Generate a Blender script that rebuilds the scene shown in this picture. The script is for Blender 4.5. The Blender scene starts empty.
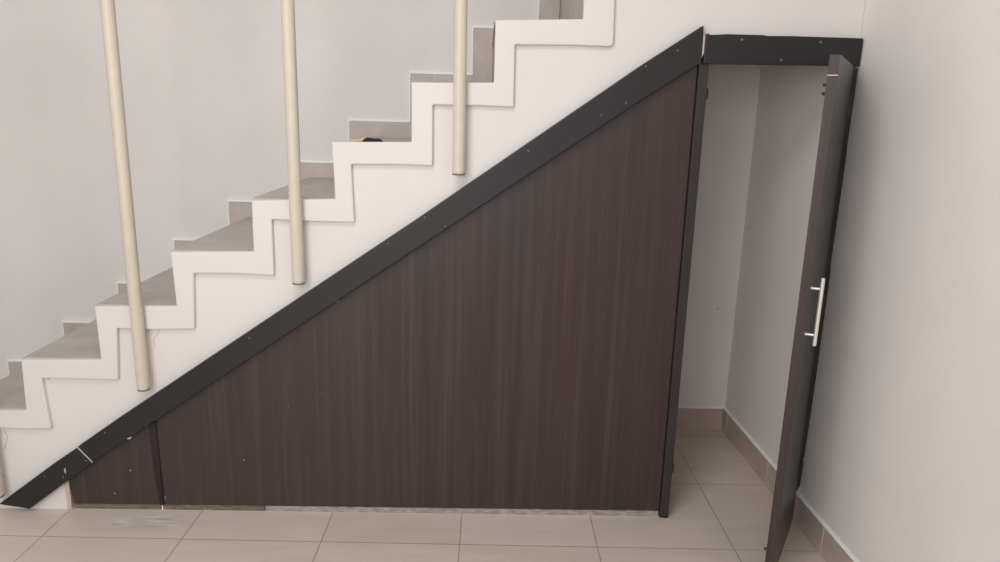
import bpy, bmesh, math, random
from mathutils import Vector, Matrix
random.seed(7)
scene = bpy.context.scene
C = scene.collection

# ------------------------------------------------------------------ helpers
def link(o, parent=None):
    C.objects.link(o)
    if parent is not None:
        o.parent = parent
    return o

def obj(name, bm, mat, parent=None, bevel=0.0, seg=2, smooth=False):
    bmesh.ops.recalc_face_normals(bm, faces=bm.faces[:])
    me = bpy.data.meshes.new(name)
    bm.to_mesh(me); bm.free()
    me.materials.append(mat)
    if smooth:
        for p in me.polygons:
            p.use_smooth = True
    o = link(bpy.data.objects.new(name, me), parent)
    if bevel > 0:
        m = o.modifiers.new('bevel', 'BEVEL')
        m.width = bevel; m.segments = seg; m.limit_method = 'ANGLE'
        m.angle_limit = math.radians(40)
    return o

def tag(o, label=None, cat=None, group=None, kind=None):
    if label: o['label'] = label
    if cat: o['category'] = cat
    if group: o['group'] = group
    if kind: o['kind'] = kind
    return o

def thing(name, label, cat, loc=(0, 0, 0), rz=0.0, group=None):
    o = bpy.data.objects.new(name, None)
    o.empty_display_size = 0.05
    o.location = loc; o.rotation_euler = (0, 0, rz)
    link(o)
    return tag(o, label, cat, group)

def box(bm, x0, x1, y0, y1, z0, z1):
    v = [bm.verts.new(p) for p in ((x0,y0,z0),(x1,y0,z0),(x1,y1,z0),(x0,y1,z0),
                                   (x0,y0,z1),(x1,y0,z1),(x1,y1,z1),(x0,y1,z1))]
    for f in ((0,3,2,1),(4,5,6,7),(0,1,5,4),(1,2,6,5),(2,3,7,6),(3,0,4,7)):
        bm.faces.new([v[i] for i in f])
    return bm

def prism_y(bm, pts, y0, y1, skew=None):
    """polygon given in (x, z), extruded from y0 to y1"""
    sk = skew or (lambda x, y: x)
    a = [bm.verts.new((sk(x, y0), y0, z)) for x, z in pts]
    b = [bm.verts.new((sk(x, y1), y1, z)) for x, z in pts]
    n = len(pts)
    bm.faces.new(a); bm.faces.new(b[::-1])
    for i in range(n):
        j = (i + 1) % n
        bm.faces.new((a[i], b[i], b[j], a[j]))
    return bm

def tube(bm, a, b, r, n=28, r2=None):
    a, b = Vector(a), Vector(b)
    d = (b - a).normalized()
    s = d.orthogonal().normalized(); t = d.cross(s)
    ra, rb = r, (r if r2 is None else r2)
    A = []; B = []
    for i in range(n):
        q = 2 * math.pi * i / n
        k = s * math.cos(q) + t * math.sin(q)
        A.append(bm.verts.new(a + k * ra)); B.append(bm.verts.new(b + k * rb))
    bm.faces.new(A); bm.faces.new(B[::-1])
    for i in range(n):
        j = (i + 1) % n
        bm.faces.new((A[i], B[i], B[j], A[j]))
    return bm

def lathe(bm, prof, origin=(0, 0, 0), axis='z', n=28):
    """profile of (radius, height) pairs; closed at both ends"""
    rings = []
    for r, h in prof:
        ring = []
        for i in range(n):
            q = 2 * math.pi * i / n
            if axis == 'z': p = (r * math.cos(q), r * math.sin(q), h)
            else: p = (r * math.cos(q), h, r * math.sin(q))
            ring.append(bm.verts.new(Vector(p) + Vector(origin)))
        rings.append(ring)
    for k in range(len(rings) - 1):
        for i in range(n):
            j = (i + 1) % n
            bm.faces.new((rings[k][i], rings[k][j], rings[k+1][j], rings[k+1][i]))
    bm.faces.new(rings[0]); bm.faces.new(rings[-1])
    return bm

# ---------------------------------------------------------------- materials
class N:
    def __init__(self, name, rough=0.6, spec=0.5):
        self.m = bpy.data.materials.new(name); self.m.use_nodes = True
        self.t = self.m.node_tree
        self.b = self.t.nodes['Principled BSDF']
        self.b.inputs['Roughness'].default_value = rough
        self.b.inputs['Specular IOR Level'].default_value = spec
    def n(self, typ, **kw):
        x = self.t.nodes.new(typ)
        for k, v in kw.items():
            if k in x.inputs.keys(): x.inputs[k].default_value = v
            else: setattr(x, k, v)
        return x
    def l(self, a, b): self.t.links.new(a, b)
    def coords(self, kind='Object', scale=(1, 1, 1), loc=(0, 0, 0), rot=(0, 0, 0)):
        if kind == 'World':
            g = self.n('ShaderNodeNewGeometry'); src = g.outputs['Position']
        else:
            g = self.n('ShaderNodeTexCoord'); src = g.outputs[kind]
        mp = self.n('ShaderNodeMapping')
        mp.inputs['Scale'].default_value = scale
        mp.inputs['Location'].default_value = loc
        mp.inputs['Rotation'].default_value = rot
        self.l(src, mp.inputs['Vector'])
        return mp.outputs['Vector']
    def noise(self, vec, scale, detail=4.0, rough=0.55):
        x = self.n('ShaderNodeTexNoise')
        x.inputs['Scale'].default_value = scale
        x.inputs['Detail'].default_value = detail
        x.inputs['Roughness'].default_value = rough
        self.l(vec, x.inputs['Vector'])
        return x.outputs['Fac']
    def ramp(self, fac, stops):
        r = self.n('ShaderNodeValToRGB')
        e = r.color_ramp.elements
        while len(e) < len(stops): e.new(0.5)
        for k, (p, c) in enumerate(stops):
            e[k].position = p; e[k].color = (*c, 1) if len(c) == 3 else c
        self.l(fac, r.inputs['Fac'])
        return r.outputs['Color']
    def mix(self, fac, a, b, mode='MIX'):
        x = self.n('ShaderNodeMix', data_type='RGBA', blend_type=mode)
        for s, v in (('Factor', fac), ('A', a), ('B', b)):
            i = next(k for k in x.inputs if k.name == s and (k.type == 'RGBA' if s != 'Factor' else k.type == 'VALUE'))
            if hasattr(v, 'links'): self.l(v, i)
            else: i.default_value = v if s == 'Factor' else ((*v, 1) if len(v) == 3 else v)
        return next(k for k in x.outputs if k.type == 'RGBA')
    def math(self, op, a, b=0.0):
        x = self.n('ShaderNodeMath', operation=op)
        for i, v in ((0, a), (1, b)):
            if hasattr(v, 'links'): self.l(v, x.inputs[i])
            else: x.inputs[i].default_value = v
        return x.outputs[0]
    def color(self, c):
        if hasattr(c, 'links'): self.l(c, self.b.inputs['Base Color'])
        else: self.b.inputs['Base Color'].default_value = (*c, 1)
    def bump(self, h, strength=0.2, dist=0.002):
        x = self.n('ShaderNodeBump'); x.inputs['Strength'].default_value = strength
        x.inputs['Distance'].default_value = dist
        self.l(h, x.inputs['Height']); self.l(x.outputs['Normal'], self.b.inputs['Normal'])

def paint(name, c, rough=0.75, var=0.03):
    k = N(name, rough, 0.25)
    v = k.coords('World')
    big = k.noise(v, 3.0, 3)
    fine = k.noise(v, 55.0, 4)
    lo = tuple(x * (1 - var) for x in c); hi = tuple(min(1, x * (1 + var)) for x in c)
    k.color(k.ramp(big, [(0.3, lo), (0.7, hi)]))
    k.bump(k.math('ADD', k.math('MULTIPLY', big, 3.0), fine), 0.25, 0.0025)
    return k.m

M = {}
WHITE = (0.720, 0.685, 0.665)
M['wall'] = paint('wall_paint', (0.755, 0.725, 0.705))
M['side_wall'] = paint('side_wall_paint', (0.82, 0.775, 0.75))
M['plaster'] = paint('stair_plaster', WHITE, 0.7, 0.02)
M['caulk'] = paint('white_caulk', (0.90, 0.885, 0.87), 0.6, 0.01)
M['ceiling'] = paint('ceiling_paint', (0.78, 0.77, 0.75))
M['crack'] = paint('plaster_crack', (0.52, 0.47, 0.43), 0.9, 0.2)

PHI = -0.0116; TX, TY, TW, TD = -1.2448, -0.1767, 0.45, 0.4222
def floor_material():
    k = N('beige_floor_tiles', 0.42, 0.4)
    # Mapping: rotate by -PHI, then shift so that a grout crossing lies at the origin
    v = k.coords('World', loc=(-TX + 45 * TW, -TY + 45 * TD, 0), rot=(0, 0, -PHI))
    br = k.n('ShaderNodeTexBrick', offset=0.0, squash=1.0)
    br.inputs['Scale'].default_value = 1.0
    br.inputs['Brick Width'].default_value = TW
    br.inputs['Row Height'].default_value = TD
    br.inputs['Mortar Size'].default_value = 0.0019
    br.inputs['Mortar Smooth'].default_value = 0.15
    br.inputs['Bias'].default_value = 0.0
    br.inputs['Color1'].default_value = (0.635, 0.545, 0.467, 1)
    br.inputs['Color2'].default_value = (0.665, 0.575, 0.495, 1)
    br.inputs['Mortar'].default_value = (0.36, 0.305, 0.26, 1)
    k.l(v, br.inputs['Vector'])
    vs = k.coords('World', scale=(1.4, 7.0, 1))
    streak = k.noise(vs, 2.2, 6, 0.6)
    c = k.mix(1.0, br.outputs['Color'], k.ramp(streak, [(0.25, (0.90, 0.90, 0.89)), (0.75, (1.06, 1.05, 1.05))]), 'MULTIPLY')
    # smeared dried grout patch in front of the small panel
    g = k.n('ShaderNodeNewGeometry'); sp = k.n('ShaderNodeSeparateXYZ'); k.l(g.outputs['Position'], sp.inputs[0])
    def band(ch, c0, half, soft):
        d = k.math('ABSOLUTE', k.math('SUBTRACT', sp.outputs[ch], c0))
        mr = k.n('ShaderNodeMapRange'); mr.inputs['From Min'].default_value = half + soft
        mr.inputs['From Max'].default_value = half - soft; k.l(d, mr.inputs['Value'])
        return mr.outputs[0]
    mask = k.math('MULTIPLY', band('X', -0.955, 0.105, 0.02), band('Y', -0.068, 0.038, 0.012))
    sm = k.noise(k.coords('World', scale=(5, 60, 1)), 1.6, 4, 0.6)
    smr = k.ramp(sm, [(0.42, (0, 0, 0)), (0.66, (1, 1, 1))])
    c = k.mix(k.math('MULTIPLY', mask, 0.7), c, (0.46, 0.41, 0.37))
    c = k.mix(k.math('MULTIPLY', k.math('MULTIPLY', mask, smr), 0.9), c, (0.86, 0.79, 0.72))
    k.color(c)
    k.bump(k.math('SUBTRACT', 1.0, br.outputs['Fac']), 0.4, 0.0015)
    return k.m
M['floor'] = floor_material()

def tile_mat(name, a, b, rough=0.45, scale=(9, 2.0, 9)):
    k = N(name, rough, 0.4)
    v = k.coords('World', scale=scale)
    f = k.noise(v, 2.4, 6, 0.62)
    cl = k.noise(k.coords('World'), 9.0, 3)
    c = k.ramp(f, [(0.3, a), (0.7, b)])
    c = k.mix(1.0, c, k.ramp(cl, [(0.3, (0.93, 0.92, 0.91)), (0.7, (1.05, 1.05, 1.05))]), 'MULTIPLY')
    k.color(c); k.bump(f, 0.06, 0.001)
    return k.m
M['tread'] = tile_mat('stair_tile', (0.44, 0.40, 0.37), (0.525, 0.48, 0.445), 0.4, (2, 6, 9))
M['skirt'] = tile_mat('skirting_tile', (0.465, 0.405, 0.38), (0.54, 0.475, 0.445), 0.5)
M['base_tile'] = tile_mat('baseboard_tile', (0.46, 0.365, 0.325), (0.54, 0.44, 0.395), 0.5, (3, 3, 14))
M['litgap'] = paint('lit_gap_pink', (0.62, 0.50, 0.46), 0.8, 0.1)  # pale tone stands in for lit plaster in the header gap
M['grout'] = paint('pale_grout', (0.60, 0.55, 0.50), 0.8, 0.05)

def wood_mat(name, dark, mid, light, rough=0.42, spec=0.4, horizontal=False):
    k = N(name, rough, spec)
    s1 = (38, 38, 0.9); s2 = (7, 7, 0.35); s3 = (150, 150, 2.2)
    if horizontal:
        s1, s2, s3 = [(s[2], s[1], s[0]) for s in (s1, s2, s3)]
    a = k.noise(k.coords('Object', s1), 1.0, 5, 0.6)
    b = k.noise(k.coords('Object', s2, (3.1, 1.7, 0.4)), 1.0, 4, 0.6)
    d = k.noise(k.coords('Object', s3, (0.3, 4.7, 1.4)), 1.0, 3, 0.6)
    c = k.ramp(a, [(0.30, dark), (0.5, mid), (0.72, light)])
    red = tuple(min(1, x * y) for x, y in zip(mid, (1.27, 0.98, 0.99)))
    c = k.mix(k.ramp(b, [(0.45, (0, 0, 0)), (0.62, (0.55, 0.55, 0.55))]), c, red)
    c = k.mix(1.0, c, k.ramp(d, [(0.3, (0.88, 0.88, 0.88)), (0.7, (1.1, 1.1, 1.1))]), 'MULTIPLY')
    k.color(c); k.bump(d, 0.05, 0.0006)
    return k.m
M['wenge'] = wood_mat('dark_wenge_laminate', (0.0355, 0.0265, 0.0255), (0.0445, 0.0320, 0.0312), (0.062, 0.0465, 0.0440))
M['edge'] = wood_mat('wenge_edge_band', (0.029, 0.0215, 0.021), (0.044, 0.033, 0.0315), (0.080, 0.062, 0.059), 0.5)

def black_mat(name, c, rough=0.45, spec=0.4):
    k = N(name, rough, spec)
    v = k.coords('Object')
    f = k.noise(v, 6.0, 4); s = k.noise(v, 130.0, 2)
    c0 = k.ramp(f, [(0.3, tuple(x * 0.88 for x in c)), (0.7, tuple(x * 1.12 for x in c))])
    c1 = k.mix(k.ramp(s, [(0.74, (0, 0, 0)), (0.80, (0.25, 0.25, 0.25))]), c0, (0.16, 0.15, 0.14))
    k.color(c1)
    return k.m
M['black'] = black_mat('black_painted_board', (0.0155, 0.0137, 0.0160), 0.42, 0.45)
M['jamb'] = black_mat('dark_jamb_board', (0.036, 0.031, 0.031), 0.5, 0.35)
M['door'] = black_mat('door_face_laminate', (0.0155, 0.0147, 0.0145), 0.33, 0.5)
M['batten'] = black_mat('dark_batten', (0.020, 0.013, 0.013), 0.5, 0.35)
M['hinge'] = black_mat('dark_hinge_metal', (0.02, 0.019, 0.018), 0.45, 0.5)
M['plastic'] = black_mat('black_plastic', (0.02, 0.018, 0.017), 0.5, 0.4)

def plain(name, c, rough=0.5, metal=0.0, var=0.06):
    k = N(name, rough, 0.4)
    k.b.inputs['Metallic'].default_value = metal
    f = k.noise(k.coords('Object'), 24.0, 3)
    k.color(k.ramp(f, [(0.3, tuple(x * (1 - var) for x in c)), (0.7, tuple(min(1, x * (1 + var)) for x in c))]))
    return k.m
M['cream'] = plain('cream_enamel', (0.615, 0.560, 0.468), 0.42, 0, 0.03)
M['steel'] = plain('brushed_steel', (0.80, 0.77, 0.73), 0.38, 0.75, 0.03)
M['screw'] = plain('screw_metal', (0.15, 0.148, 0.148), 0.45, 0.3)
M['rim'] = plain('dark_rim', (0.16, 0.13, 0.10), 0.7)
M['fleck'] = plain('paint_fleck', (0.46, 0.43, 0.41), 0.7)
M['rawwood'] = wood_mat('raw_timber', (0.50, 0.38, 0.29), (0.58, 0.46, 0.37), (0.64, 0.53, 0.43), 0.75, 0.2)
M['brown_tile'] = tile_mat('brown_strip', (0.10, 0.062, 0.050), (0.24, 0.19, 0.165), 0.6, (12, 3, 60))
M['grey_tile'] = tile_mat('grey_strip', (0.20, 0.18, 0.165), (0.46, 0.42, 0.39), 0.55, (14, 3, 40))
M['tan'] = plain('tan_fabric', (0.62, 0.50, 0.34), 0.7)
M['scrap'] = plain('black_fabric', (0.018, 0.012, 0.010), 0.7)

# ------------------------------------------------------------- room shell
W = 0.7424            # depth of the stairs = far wall
XR0, SK = 1.2837, -0.0191
def xr(y): return XR0 + SK * y
ZT = 3.6; YF = -5.0; XL = -4.2

bm = bmesh.new(); box(bm, XL, 1.7, YF, W + 0.15, -0.1, 0.0)
tag(obj('floor', bm, M['floor']), 'beige tiled floor', 'floor', kind='structure')
bm = bmesh.new(); box(bm, XL, 1.7, W, W + 0.15, 0.0, ZT)
wall_back = tag(obj('wall_back', bm, M['wall']), 'white wall behind the stairs', 'wall', kind='structure')
bm = bmesh.new()
v = [bm.verts.new(p) for p in ((xr(YF), YF, 0), (1.7, YF, 0), (1.7, W, 0), (xr(W), W, 0),
                               (xr(YF), YF, ZT), (1.7, YF, ZT), (1.7, W, ZT), (xr(W), W, ZT))]
for f in ((0,3,2,1),(4,5,6,7),(0,1,5,4),(1,2,6,5),(2,3,7,6),(3,0,4,7)): bm.faces.new([v[i] for i in f])
wall_right = tag(obj('wall_right', bm, M['side_wall']), 'white side wall right of the cupboard', 'wall', kind='structure')

# small nail holes and a hairline crack in the walls
def disc_y(name, x, z, y, r, mat, parent):
    bm = bmesh.new(); lathe(bm, [(r, 0.0), (r * 0.8, -0.0015), (r * 0.3, -0.002)], (x, y, z), 'y', 12)
    return obj(name, bm, mat, parent)
disc_y('nail_hole', 1.193, 0.564, W, 0.003, M['plastic'], wall_back)
for y, z in ((0.705, 0.928), (0.625, 0.402)):
    bm = bmesh.new(); box(bm, xr(y) - 0.0012, xr(y) + 0.002, y - 0.002, y + 0.002, z - 0.002, z + 0.002)
    obj('nail_hole', bm, M['plastic'], wall_right, 0.001)
def ribbon(bm, pts, w, frame):
    """thin raised crack: pts in the plane, frame maps (a, b, depth) to xyz"""
    for (a0, b0), (a1, b1) in zip(pts, pts[1:]):
        dx, dz = a1 - a0, b1 - b0; L = math.hypot(dx, dz) or 1
        nx, nz = -dz / L * w / 2, dx / L * w / 2
        P = [(a0 - nx, b0 - nz), (a1 - nx, b1 - nz), (a1 + nx, b1 + nz), (a0 + nx, b0 + nz)]
        lo = [bm.verts.new(frame(a, b, 0.002)) for a, b in P]
        hi = [bm.verts.new(frame(a, b, -0.0006)) for a, b in P]
        bm.faces.new(lo[::-1]); bm.faces.new(hi)
        for i in range(4):
            j = (i + 1) % 4
            bm.faces.new((lo[i], lo[j], hi[j], hi[i]))
bm = bmesh.new()
ribbon(bm, [(-0.50, 1.352), (-0.515, 1.349), (-0.53, 1.354), (-0.552, 1.346), (-0.575, 1.345)], 0.0012,
       lambda a, b, d: (xr(a) + d, a, b))
obj('wall_crack', bm, M['side_wall'], wall_right)

# ---- baseboards: one run of tiles per wall, joints as raised pale grout
BH = 0.0985
bm = bmesh.new()
v = [bm.verts.new(p) for p in ((xr(YF) - 0.011, YF, 0), (xr(YF), YF, 0), (xr(W), W, 0), (xr(W) - 0.011, W, 0),
                               (xr(YF) - 0.010, YF, BH), (xr(YF), YF, BH), (xr(W), W, BH), (xr(W) - 0.010, W, BH))]
for f in ((0,3,2,1),(4,5,6,7),(0,1,5,4),(1,2,6,5),(2,3,7,6),(3,0,4,7)): bm.faces.new([v[i] for i in f])
bb = tag(obj('baseboard_right', bm, M['base_tile']), 'brown tile baseboard along the right wall', 'baseboard', kind='structure')
bm = bmesh.new()
for k in range(-11, 2):
    y = 0.232 + 0.4404 * k
    box(bm, xr(y) - 0.0115, xr(y), y - 0.0015, y + 0.0015, 0.002, BH)
obj('grout_joint', bm, M['grout'], bb)
bm = bmesh.new()
for y0, y1 in ((YF, -0.03), (-0.03, W)):
    v = [bm.verts.new(p) for p in ((xr(y0) - 0.009, y0, BH - 0.001), (xr(y0) + 0.002, y0, BH - 0.001), (xr(y1) + 0.002, y1, BH - 0.001), (xr(y1) - 0.009, y1, BH - 0.001),
                                   (xr(y0) - 0.002, y0, BH + 0.009), (xr(y0) + 0.002, y0, BH + 0.009), (xr(y1) + 0.002, y1, BH + 0.009), (xr(y1) - 0.002, y1, BH + 0.009))]
    for f in ((0,3,2,1),(4,5,6,7),(0,1,5,4),(1,2,6,5),(2,3,7,6),(3,0,4,7)): bm.faces.new([v[i] for i in f])
obj('caulk_line', bm, M['caulk'], bb)
bm = bmesh.new(); box(bm, -1.1, xr(W) - 0.011, W - 0.011, W, 0.0, BH)
b2 = tag(obj('baseboard_back', bm, M['base_tile']), 'brown tile baseboard at the back of the cupboard', 'baseboard', kind='structure')
bm = bmesh.new(); box(bm, -1.1, xr(W) - 0.011, W - 0.009, W, BH, BH + 0.006)
obj('caulk_line', bm, M['caulk'], b2)

# --------------------------------------------------------------- staircase
NOSE = {1: -1.855, 2: -1.598, 3: -1.336, 4: -1.081, 5: -0.8258, 6: -0.5635, 7: -0.3112, 8: -0.0671,
        9: 0.1808, 10: 0.4402, 11: 0.694, 12: 0.948, 13: 1.20}
TZ = {0: 0.0, 1: 0.187, 2: 0.369, 3: 0.5505, 4: 0.7365, 5: 0.9205, 6: 1.0915, 7: 1.2615, 8: 1.4555,
      9: 1.6425, 10: 1.826, 11: 2.010, 12: 2.194, 13: 2.378}
staircase = thing('staircase', 'white plastered staircase with stepped raised edge and grey tiled treads', 'staircase', (-1.85, 0, 0))
OFF = staircase.location.copy()
def local(o):
    o.matrix_parent_inverse = Matrix.Translation(-OFF)
    return o
# solid flight: zigzag on top, sloping underside hidden behind the black board
soff = lambda x: 0.1899 + (x + 1.1393) * 0.6926 + 0.035
top = []
for k in range(1, 14):
    top += [(NOSE[k] + 0.012, TZ[k-1] - (0.012 if k > 1 else 0)), (NOSE[k] + 0.012, TZ[k] - 0.012)]
top.append((xr(0) - 0.001, TZ[13] - 0.012))
xs = -1.1393 + (1.575 - 0.1899 - 0.035) / 0.6926
under = [(xr(0) - 0.001, 1.575), (xs, 1.575), (-1.242, soff(-1.242)), (-1.242, 0.0)]
bm = bmesh.new()
prism_y(bm, top + under, 0.0, W - 0.001, lambda x, y: x if x < 1.25 else xr(y) - 0.001)
local(obj('flight', bm, M['plaster'], staircase))

# raised stepped border on the open side
outer = [(-1.857, 0.0), (-1.857, 0.187), (-1.602, 0.187), (-1.600, 0.3640), (-1.342, 0.3690),
         (-1.3359, 0.5469), (-1.0785, 0.5534), (-1.0809, 0.7328), (-0.8206, 0.7395), (-0.8257, 0.9164),
         (-0.5658, 0.9235), (-0.5635, 1.0853), (-0.3037, 1.0963), (-0.3112, 1.2704), (-0.0675, 1.2767),
         (-0.0671, 1.4520), (0.1806, 1.4592), (0.1806, 1.6371), (0.4402, 1.6476), (0.4390, 1.826),
         (0.692, 1.830), (0.692, 2.010), (0.946, 2.014), (0.946, 2.194), (1.198, 2.198), (1.198, 2.378), (1.282, 2.378)]
inner = [(1.282, 2.305), (1.27, 2.305), (1.27, 2.125), (1.018, 2.122), (1.018, 1.940), (0.766, 1.936), (0.766, 1.757), (0.5300, 1.755),
         (0.5340, 1.582), (0.5290, 1.5743), (0.5200, 1.5722), (0.43, 1.5735), (0.2404, 1.5694), (0.2422, 1.3892), (0.12, 1.3905), (-0.0032, 1.3893), (-0.0029, 1.2069),
         (-0.12, 1.2075), (-0.2527, 1.2042), (-0.2469, 1.0246), (-0.37, 1.0245), (-0.5039, 1.0273), (-0.5051, 0.8479), (-0.63, 0.8515), (-0.7587, 0.8494),
         (-0.7695, 0.6641), (-0.90, 0.6600), (-1.0170, 0.6603), (-1.0304, 0.4844), (-1.14, 0.4852), (-1.2771, 0.4845), (-1.2678, 0.3072),
         (-1.345, 0.3035), (-1.4351, 0.3061), (-1.53, 0.3065), (-1.527, 0.125), (-1.787, 0.125), (-1.787, 0.0)]
bm = bmesh.new()
prism_y(bm, outer + inner, -0.016, 0.004)
local(obj('step_edge_border', bm, M['plaster'], staircase, 0.004, 3))

# tiled treads and risers
for k in range(1, 14):
    x1 = NOSE[k+1] + 0.012 if k < 13 else xr(W) - 0.002
    bm = bmesh.new()
    box(bm, NOSE[k] - 0.004, x1, 0.0, W - 0.001, TZ[k] - 0.012, TZ[k])
    local(obj('tread', bm, M['tread'], staircase, 0.002))
    bm = bmesh.new()
    box(bm, NOSE[k] + 0.002, NOSE[k] + 0.012, 0.0, W - 0.001, TZ[k-1], TZ[k] - 0.012)
    local(obj('riser', bm, M['tread'], staircase))
# fine cracks in the plaster under the lowest border
fr = lambda a, b, d: (a, d, b)
def crack(pts, w):
    bm = bmesh.new(); ribbon(bm, pts, w, fr)
    local(obj('plaster_crack', bm, M['crack'], staircase))
crack([(-1.435, 0.3045), (-1.41, 0.3035), (-1.385, 0.300), (-1.36, 0.302), (-1.33, 0.303), (-1.30, 0.3052), (-1.27, 0.3055)], 0.0032)
crack([(-1.434, 0.29), (-1.424, 0.272), (-1.429, 0.253), (-1.436, 0.238), (-1.437, 0.222)], 0.0028)
crack([(-1.278, 0.484), (-1.264, 0.480), (-1.262, 0.474)], 0.005)
crack([(-0.885, 0.659), (-0.895, 0.640), (-0.91, 0.622), (-0.908, 0.60)], 0.0022)

# stepped skirting tiles on the far wall
UP = {1: 0.074, 2: 0.074, 3: 0.071, 4: 0.078, 5: 0.062, 6: 0.060, 7: 0.062, 8: 0.060, 9: 0.054}
LF = {1: 0.043, 2: 0.043, 3: 0.055, 4: 0.058, 5: 0.076, 6: 0.082, 7: 0.084, 8: 0.080, 9: 0.078}
up = lambda k: TZ[k] + UP.get(k, 0.058) if k > 0 else 0.0
lf = lambda k: NOSE[k] - LF.get(k, 0.08)
t = []
for k in range(1, 14):
    t += [(lf(k), up(k-1)), (lf(k), up(k))]
xe = xr(W) - 0.012
b = [(xe, TZ[13] - 0.002)]
for k in range(13, 0, -1):
    b += [(NOSE[k], TZ[k] - 0.002), (NOSE[k], TZ[k-1] - 0.002 if k > 1 else 0.0)]
bm = bmesh.new(); prism_y(bm, t + [(xe, up(13))] + b, W - 0.010, W)
trim = tag(obj('trim_1', bm, M['skirt']), 'stepped grey-brown skirting tiles along the stairs', 'skirting', kind='structure')
# white line of paint and filler that runs along the top of the skirting
bm = bmesh.new()
FW = 0.011
ln = t + [(x - FW * 0.55, z + FW) for x, z in reversed(t)]
prism_y(bm, ln, W - 0.014, W)
obj('filler_line', bm, M['caulk'], trim, 0.003)
bm = bmesh.new()
x = NOSE[8] + 0.016
box(bm, x - 0.0015, x + 0.0015, W - 0.0105, W - 0.008, TZ[8], up(8))
obj('grout_joint', bm, M['grout'], trim)

# --------------------------------------------------------- handrail posts
posts = [(-1.4600, 0.066, 'cream metal handrail post at the left edge beside the lowest board end'),
         (-0.9390, 0.4600, 'cream metal handrail post above the joint between the two dark panels'),
         (-0.4225, 0.8275, 'cream metal handrail post in front of the stairs, middle of three full ones'),
         (0.0785, 1.1820, 'cream metal handrail post highest up, in front of the skirting corner')]
RP = 0.0195
def post_parts(root, z0):
    H = 1.55
    bm = bmesh.new()
    lathe(bm, [(RP - 0.0015, 0.004), (RP, 0.006), (RP, H)], (0, 0, 0), 'z', 36)
    o = obj('tube', bm, M['cream'], root, smooth=True)
    m = o.modifiers.new('edge', 'EDGE_SPLIT'); m.split_angle = math.radians(35)
    bm = bmesh.new()
    lathe(bm, [(RP * 0.45, 0.0), (RP * 0.97, 0.0), (RP * 1.0, 0.002), (RP * 0.96, 0.0055)], (0, 0, 0), 'z', 36)
    obj('end_rim', bm, M['rim'], root)
    bm = bmesh.new()
    lathe(bm, [(RP + 0.0008, 0.011), (RP + 0.0012, 0.0125), (RP + 0.0008, 0.014)], (0, 0, 0), 'z', 36)
    obj('end_cap', bm, M['cream'], root, smooth=True)
    for dz in (0.06,):
        bm = bmesh.new(); tube(bm, (0, RP * 0.5, dz), (0, 0.0355, dz), 0.0045, 14)
        obj('wall_bolt', bm, M['cream'], root)
for x, z, lab in posts:
    r = thing('handrail_post', lab, 'post', (x, -0.036, z), 0, 'handrail posts along the stairs')
    post_parts(r, z)

# ---------------------------------------------------- panels and boards
def screws(parent, pts, y, r=0.0042, mat=None):
    for x, z in pts:
        bm = bmesh.new()
        lathe(bm, [(r, 0.0006), (r, -0.0008), (r * 0.7, -0.0016), (r * 0.25, -0.0012)], (x, y, z), 'y', 14)
        obj('screw', bm, mat or M['screw'], parent)

low = lambda x: 0.1899 + (x + 1.1393) * 0.6926       # lower edge of the long black board
# main triangular panel
bm = bmesh.new()
prism_y(bm, [(-0.932, 0.0215), (0.7970, 0.0275), (0.7970, low(0.7970) + 0.03), (-0.9335, low(-0.9335) + 0.03)], 0.0005, 0.016)
panel = tag(obj('cladding_panel', bm, M['wenge'], None, 0.001), 'large dark brown triangular wood-grain panel below the stairs', 'panel', 'wood panels closing the space below the stairs')
bm = bmesh.new()
prism_y(bm, [(-1.2275, 0.0205), (-0.9385, 0.0215), (-0.9395, low(-0.9395) + 0.03), (-1.2350, low(-1.2350) + 0.012), (-1.2365, 0.085)], 0.0005, 0.016)
panel2 = tag(obj('cladding_panel', bm, M['wenge'], None, 0.001), 'small dark brown end panel at the low left end of the stair cladding', 'panel', 'wood panels closing the space below the stairs')
# paint flecks on the panels
def flecks(parent, pts):
    bm = bmesh.new()
    for x, z, r in pts:
        n = 7; c = []
        for i in range(n):
            q = 2 * math.pi * i / n; rr = r * random.uniform(0.7, 1.2)
            c.append((x + rr * math.cos(q) * 0.8, z + rr * math.sin(q)))
        prism_y(bm, c, -0.0004, 0.001)
    o = obj('paint_fleck', bm, M['fleck'], parent); o['kind'] = 'stuff'; return o
flecks(panel, [(-0.642, 0.196, 0.0026), (-0.483, 0.395, 0.0014), (-0.375, 0.445, 0.0010), (-0.920, 0.045, 0.0020), (-0.919, 0.052, 0.0020)])
flecks(panel2, [(-1.028, 0.150, 0.0027), (-1.090, 0.062, 0.0023)])

# dark joint batten between the panels, leaning like in the photograph
bm = bmesh.new()
v0 = [(-0.9365, 0.0215), (-0.9245, 0.0215), (-0.9245, 0.14), (-0.9265, low(-0.9265) - 0.002), (-0.9520, low(-0.9520) - 0.002), (-0.9470, 0.16)]
prism_y(bm, v0, -0.0045, 0.0002)
tag(obj('joint_batten', bm, M['batten'], None, 0.001), 'thin dark vertical batten covering the joint between the two panels', 'batten')

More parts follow.
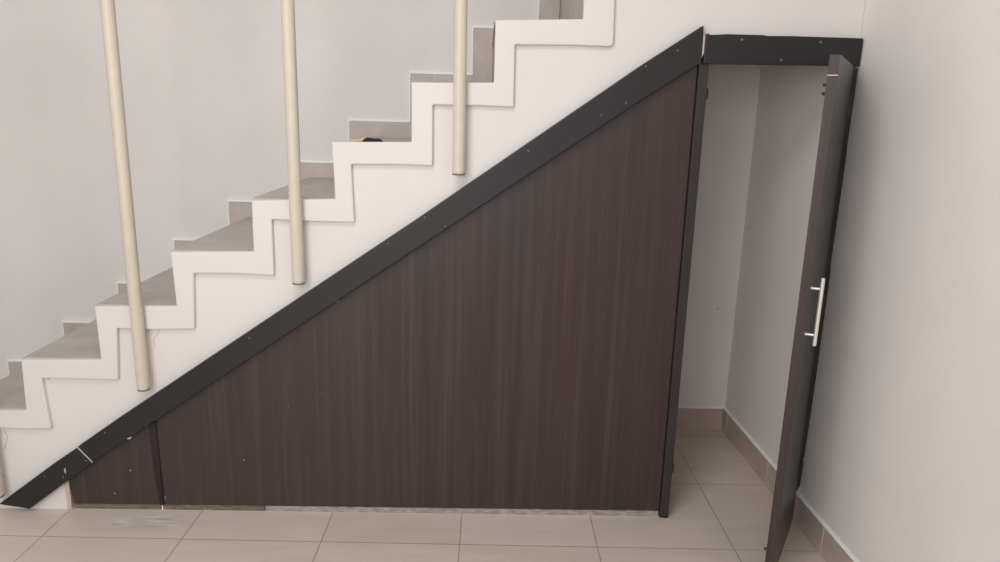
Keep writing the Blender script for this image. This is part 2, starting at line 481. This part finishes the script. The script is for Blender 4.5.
# long black board along the slope
bm = bmesh.new()
prism_y(bm, [(-1.1812, 0.2475), (-1.034, 0.3540), (-0.0533, 1.0385), (0.3043, 1.2945), (0.6177, 1.5185), (0.7975, 1.6390),
             (0.8000, 1.5345), (0.7862, 1.5250), (0.6246, 1.4185), (0.4511, 1.2975), (-1.1375, 0.1930)], -0.026, -0.0005)
long_board = tag(obj('fascia_board', bm, M['black'], None, 0.0018), 'long black sloping board between white stair side and large brown panel', 'board', 'black boards framing the cupboard front')
screws(long_board, [(-1.0861, 0.300), (-0.5904, 0.6395), (-0.3024, 0.770), (-0.1403, 0.9615), (-0.0251, 1.0465), (0.0387, 1.0205), (0.2904, 1.2600), (0.5087, 1.3730), (0.6339, 1.5185), (0.7255, 1.5660), (0.5804, 1.4105)], -0.026, 0.0030)
disc = bmesh.new(); prism_y(disc, [(-1.0145, 0.281), (-1.006, 0.2855), (-0.9985, 0.2872), (-1.0005, 0.2825), (-1.009, 0.2785)], -0.0275, -0.0255)
obj('paint_chip', disc, M['fleck'], long_board)

# short lower end piece, separated by a pale open joint
bm = bmesh.new()
prism_y(bm, [(-1.4690, 0.0300), (-1.2731, 0.1797), (-1.1836, 0.2430), (-1.1400, 0.1896), (-1.2293, 0.1210), (-1.3677, 0.0140)], -0.026, -0.0005)
end_board = tag(obj('fascia_board', bm, M['black'], None, 0.0018), 'short black board end reaching the floor at the lower left', 'board', 'black boards framing the cupboard front')
screws(end_board, [(-1.1577, 0.1975), (-1.2405, 0.1350), (-1.3025, 0.137)], -0.026, 0.0030)
disc = bmesh.new(); prism_y(disc, [(-1.2345, 0.166), (-1.2305, 0.170), (-1.2285, 0.158), (-1.2305, 0.148), (-1.2335, 0.154)], -0.0275, -0.0255)
obj('paint_chip', disc, M['fleck'], end_board)
# filler seen in the joint
bm = bmesh.new()
prism_y(bm, [(-1.1836, 0.2430), (-1.1812, 0.2465), (-1.1375, 0.1925), (-1.1400, 0.1896)], -0.024, -0.002)
obj('joint_insert', bm, M['grout'], end_board)

# header board over the door
bm = bmesh.new()
prism_y(bm, [(0.8065, 1.6150), (0.8150, 1.6170), (0.8165, 1.6130), (0.8400, 1.6140), (0.8700, 1.6165), (0.98, 1.6170), (0.988, 1.6150), (1.06, 1.6165), (1.2795, 1.6165),
             (1.2800, 1.5370), (0.8065, 1.5305)], -0.026, -0.0005)
header = tag(obj('fascia_board', bm, M['black'], None, 0.0015), 'black header board above the open cupboard door', 'board', 'black boards framing the cupboard front')
screws(header, [(0.9150, 1.6020), (1.1520, 1.6020), (1.0390, 1.5480)], -0.026, 0.0042)

bm = bmesh.new()
prism_y(bm, [(0.7998, 1.545), (0.8060, 1.560), (0.8060, 1.612), (0.8002, 1.616)], -0.021, -0.0007)
obj('joint_insert', bm, M['litgap'], header)  # added pale insert, its colour brightens the shaded gap to the plaster

# door posts
jamb = thing('door_post', 'dark upright door post at the right end of the large panel', 'door frame post', (0.8135, 0, 0), 0, 'upright posts of the cupboard door')
bm = bmesh.new()
prism_y(bm, [(-0.0145, 0.016), (0.0145, 0.016), (0.0145, 1.5295), (-0.0145, 1.5295)], -0.013, 0.040)
obj('board', bm, M['jamb'], jamb, 0.0012)
bm = bmesh.new()
prism_y(bm, [(-0.0148, 0.003), (0.006, 0.0), (0.016, 0.002), (0.0155, 0.010), (0.0150, 0.022), (0.004, 0.018), (-0.006, 0.023), (-0.0155, 0.020)], -0.008, 0.040)
obj('worn_foot', bm, M['plastic'], jamb, 0.002)
for z in (1.444, 0.190):
    bm = bmesh.new(); box(bm, 0.0135, 0.0215, -0.006, 0.016, z - 0.016, z + 0.016)
    c = obj('magnetic_catch', bm, M['plastic'], jamb, 0.002)
    bm = bmesh.new(); tube(bm, (0.0205, 0.003, z), (0.0235, 0.003, z), 0.004, 12)
    obj('screw', bm, M['screw'], c)
rj = thing('door_post', 'black upright hinge post against the right wall', 'door frame post', (1.2655, 0, 0), 0, 'upright posts of the cupboard door')
bm = bmesh.new()
pts = [(-0.013, 0.116)]
zs = [0.12, 0.135, 0.2, 0.23, 0.25, 0.5, 0.9, 0.93, 1.25, 1.3, 1.531]
ed = [0.006, 0.0125, 0.012, 0.009, 0.014, 0.0168, 0.0168, 0.0140, 0.0168, 0.015, 0.0160]
pts += [(e, z) for e, z in zip(ed, zs)] + [(-0.013, 1.531)]
prism_y(bm, pts, -0.0160, 0.030)
obj('board', bm, M['jamb'], rj, 0.001)
bm = bmesh.new()
prism_y(bm, [(0.0075, 0.116), (0.0125, 0.118), (0.0155, 0.126), (0.0125, 0.133), (0.0065, 0.128)], -0.0170, -0.010)
obj('paint_chip', bm, M['fleck'], rj)

# floor strips under the panels
strip_pieces = [(-1.2330, -0.9345, 'brown_tile', 'brown tile strip on the floor under the small end panel'),
                (-0.9310, -0.5820, 'brown_tile', 'brown-grey tile strip on the floor under the low end of the large panel'),
                (-0.5790, 0.7970, 'grey_tile', 'long pale grey tile strip on the floor under the large panel')]
for a, b, mk, lab in strip_pieces:
    bm = bmesh.new(); box(bm, a, b, 0.004, 0.014, 0.0, 0.0200)
    o = tag(obj('floor_strip', bm, M[mk], None, 0.0012), lab, 'skirting', 'tile strips along the foot of the panels')
    if a == -0.9310:
        bm = bmesh.new(); box(bm, -0.9345, -0.9310, 0.003, 0.013, 0.0, 0.0200)
        obj('grout_joint', bm, M['caulk'], o)
# raw timber end beside the small panel
bm = bmesh.new()
prism_y(bm, [(-1.2535, 0.0), (-1.2400, 0.0), (-1.2375, 0.050), (-1.2375, 0.0555), (-1.2475, 0.0565), (-1.2475, 0.062), (-1.2385, 0.063), (-1.2385, 0.110), (-1.2535, 0.099)], -0.0045, -0.0005)
tag(obj('timber_stud', bm, M['rawwood'], None, 0.0008), 'raw pale timber edge left of the small end panel', 'timber')

# -------------------------------------------------------------- cupboard door
ANG = math.radians(58.4); DW = 0.4145; TH = 0.0245; ZTOP = 1.536; ZB = 0.014
# local frame: +x from the hinge to the free edge, -y out of the outer face
door = thing('cupboard_door', 'open dark brown cupboard door with slim steel handle', 'door', (1.2635, -0.0265, 0.0), math.pi + ANG)
# rotated by pi+ANG: local +x = (-cos, -sin), local +y = (sin, -cos) which is the outer normal
bm = bmesh.new(); box(bm, 0.0, DW - 0.0012, -TH, 0.0, ZB, ZTOP)
obj('leaf', bm, M['door'], door, 0.0008)
bm = bmesh.new(); box(bm, DW - 0.0012, DW, -TH, 0.0, ZB, ZTOP)
edge = obj('edge_band', bm, M['edge'], door, 0.0004)
bm = bmesh.new(); box(bm, DW - 0.001, DW + 0.0006, -TH - 0.0005, 0.0003, ZTOP - 0.0515, ZTOP - 0.0490)
obj('tape_scrap', bm, M['grout'], edge)
h = obj('handle', tube(bmesh.new(), (0.381, 0.0265, 0.7625), (0.381, 0.0265, 0.9560), 0.0058, 24), M['steel'], door, 0.0008)
tag(h, 'slim steel bar handle')
for z in (0.7925, 0.9245):
    bm = bmesh.new(); lathe(bm, [(0.0048, 0.0), (0.0042, 0.002), (0.0038, 0.006), (0.0038, 0.024)], (0.381, 0, z), 'y', 18)
    obj('handle_post', bm, M['steel'], h)
for z in (1.42, 0.80, 0.20):
    bm = bmesh.new(); tube(bm, (-0.004, 0.003, z - 0.035), (-0.004, 0.003, z + 0.035), 0.0055, 16)
    hg = obj('hinge', bm, M['hinge'], door)
    bm = bmesh.new(); box(bm, 0.0, 0.026, 0.0, 0.0018, z - 0.033, z + 0.033)
    obj('hinge_leaf', bm, M['hinge'], hg)
# catch plates on the inner face near the free edge
for z in (1.452, 0.112):
    bm = bmesh.new(); box(bm, 0.372, 0.400, -TH - 0.0022, -TH, z - 0.018, z + 0.018)
    c = obj('catch_plate', bm, M['plastic'], door, 0.0006)
    for dz in ((-0.011, 0.011) if z > 1 else (0.0,)):
        bm = bmesh.new(); lathe(bm, [(0.0045, -TH - 0.001), (0.0045, -TH - 0.007), (0.002, -TH - 0.010)], (0.395, 0, z + dz), 'y', 12)
        obj('screw', bm, M['hinge'], c)

# -------------------------------------- small scrap lying on the seventh tread
sx, sy, sz = -0.250, 0.24, TZ[7]
scrap = thing('strap', 'small black and tan strap lying on the tiled stair tread behind the white edge', 'strap', (sx, sy, sz))
def strip_mesh(prof, y0, y1, th):
    bm = bmesh.new()
    pts = prof + [(x, z + th) for x, z in reversed(prof)]
    prism_y(bm, pts, y0, y1); return bm
obj('tan_band', strip_mesh([(-0.050, 0.0), (-0.03, 0.001), (-0.01, 0.006), (0.006, 0.010)], -0.020, 0.012, 0.0085), M['tan'], scrap, 0.001)
obj('black_band', prism_y(bmesh.new(), [(-0.010, 0.0), (-0.004, 0.010), (0.006, 0.0165), (0.016, 0.0150), (0.030, 0.0130), (0.044, 0.0140), (0.054, 0.009), (0.062, 0.0)], -0.022, 0.014), M['scrap'], scrap, 0.0015)

# ------------------------------------------------------------------- light
w = bpy.data.worlds.new('World'); scene.world = w; w.use_nodes = True
bg = w.node_tree.nodes['Background']
bg.inputs['Color'].default_value = (1.0, 0.98, 0.96, 1); bg.inputs['Strength'].default_value = 0.37
def area(name, loc, target, size, power, color=(1, 1, 1), size_y=None):
    l = bpy.data.lights.new(name, 'AREA'); l.energy = power; l.color = color
    l.shape = 'RECTANGLE'; l.size = size; l.size_y = size_y or size
    o = bpy.data.objects.new(name, l); link(o); o.location = loc
    d = Vector(target) - Vector(loc)
    o.rotation_euler = d.to_track_quat('-Z', 'Y').to_euler()
    return o
area('window_light', (-1.2, -4.8, 1.6), (-1.0, 0.0, 1.2), 2.5, 60, (1.0, 0.985, 0.965), 1.8)      # daylight from the far end of the room
area('overhead_fill', (-0.3, -1.5, 2.7), (-0.3, -1.5, 0.0), 0.9, 20, (1.0, 0.985, 0.965))  # unseen overhead fill, added to brighten the floor
area('side_fill', (-0.9, -2.45, 1.9), (0.2, 0.0, 0.8), 1.2, 19, (1.0, 0.985, 0.965))  # unseen fill near the camera, added for the stair face and closet

# ------------------------------------------------------------------ camera
cam = bpy.data.cameras.new('camera'); cam.sensor_width = 36.0; cam.sensor_fit = 'HORIZONTAL'
cam.lens = 706.357 / 1000 * 36.0; cam.clip_start = 0.02
co = link(bpy.data.objects.new('camera', cam))
R_ = Vector((0.99944891, -0.01943485, 0.02691023)); U_ = Vector((-0.02172958, 0.22979221, 0.9729971)); F_ = Vector((0.02509381, 0.97304564, -0.22924326))
m = Matrix((( R_.x, U_.x, -F_.x, 0.15831012), (R_.y, U_.y, -F_.y, -2.22227165), (R_.z, U_.z, -F_.z, 1.36571164), (0, 0, 0, 1)))
co.matrix_world = m
scene.camera = co
scene.view_settings.view_transform = 'Standard'
scene.view_settings.look = 'None'
scene.view_settings.gamma = 1.0
scene.view_settings.use_curve_mapping = False
scene.view_settings.exposure = 0.0
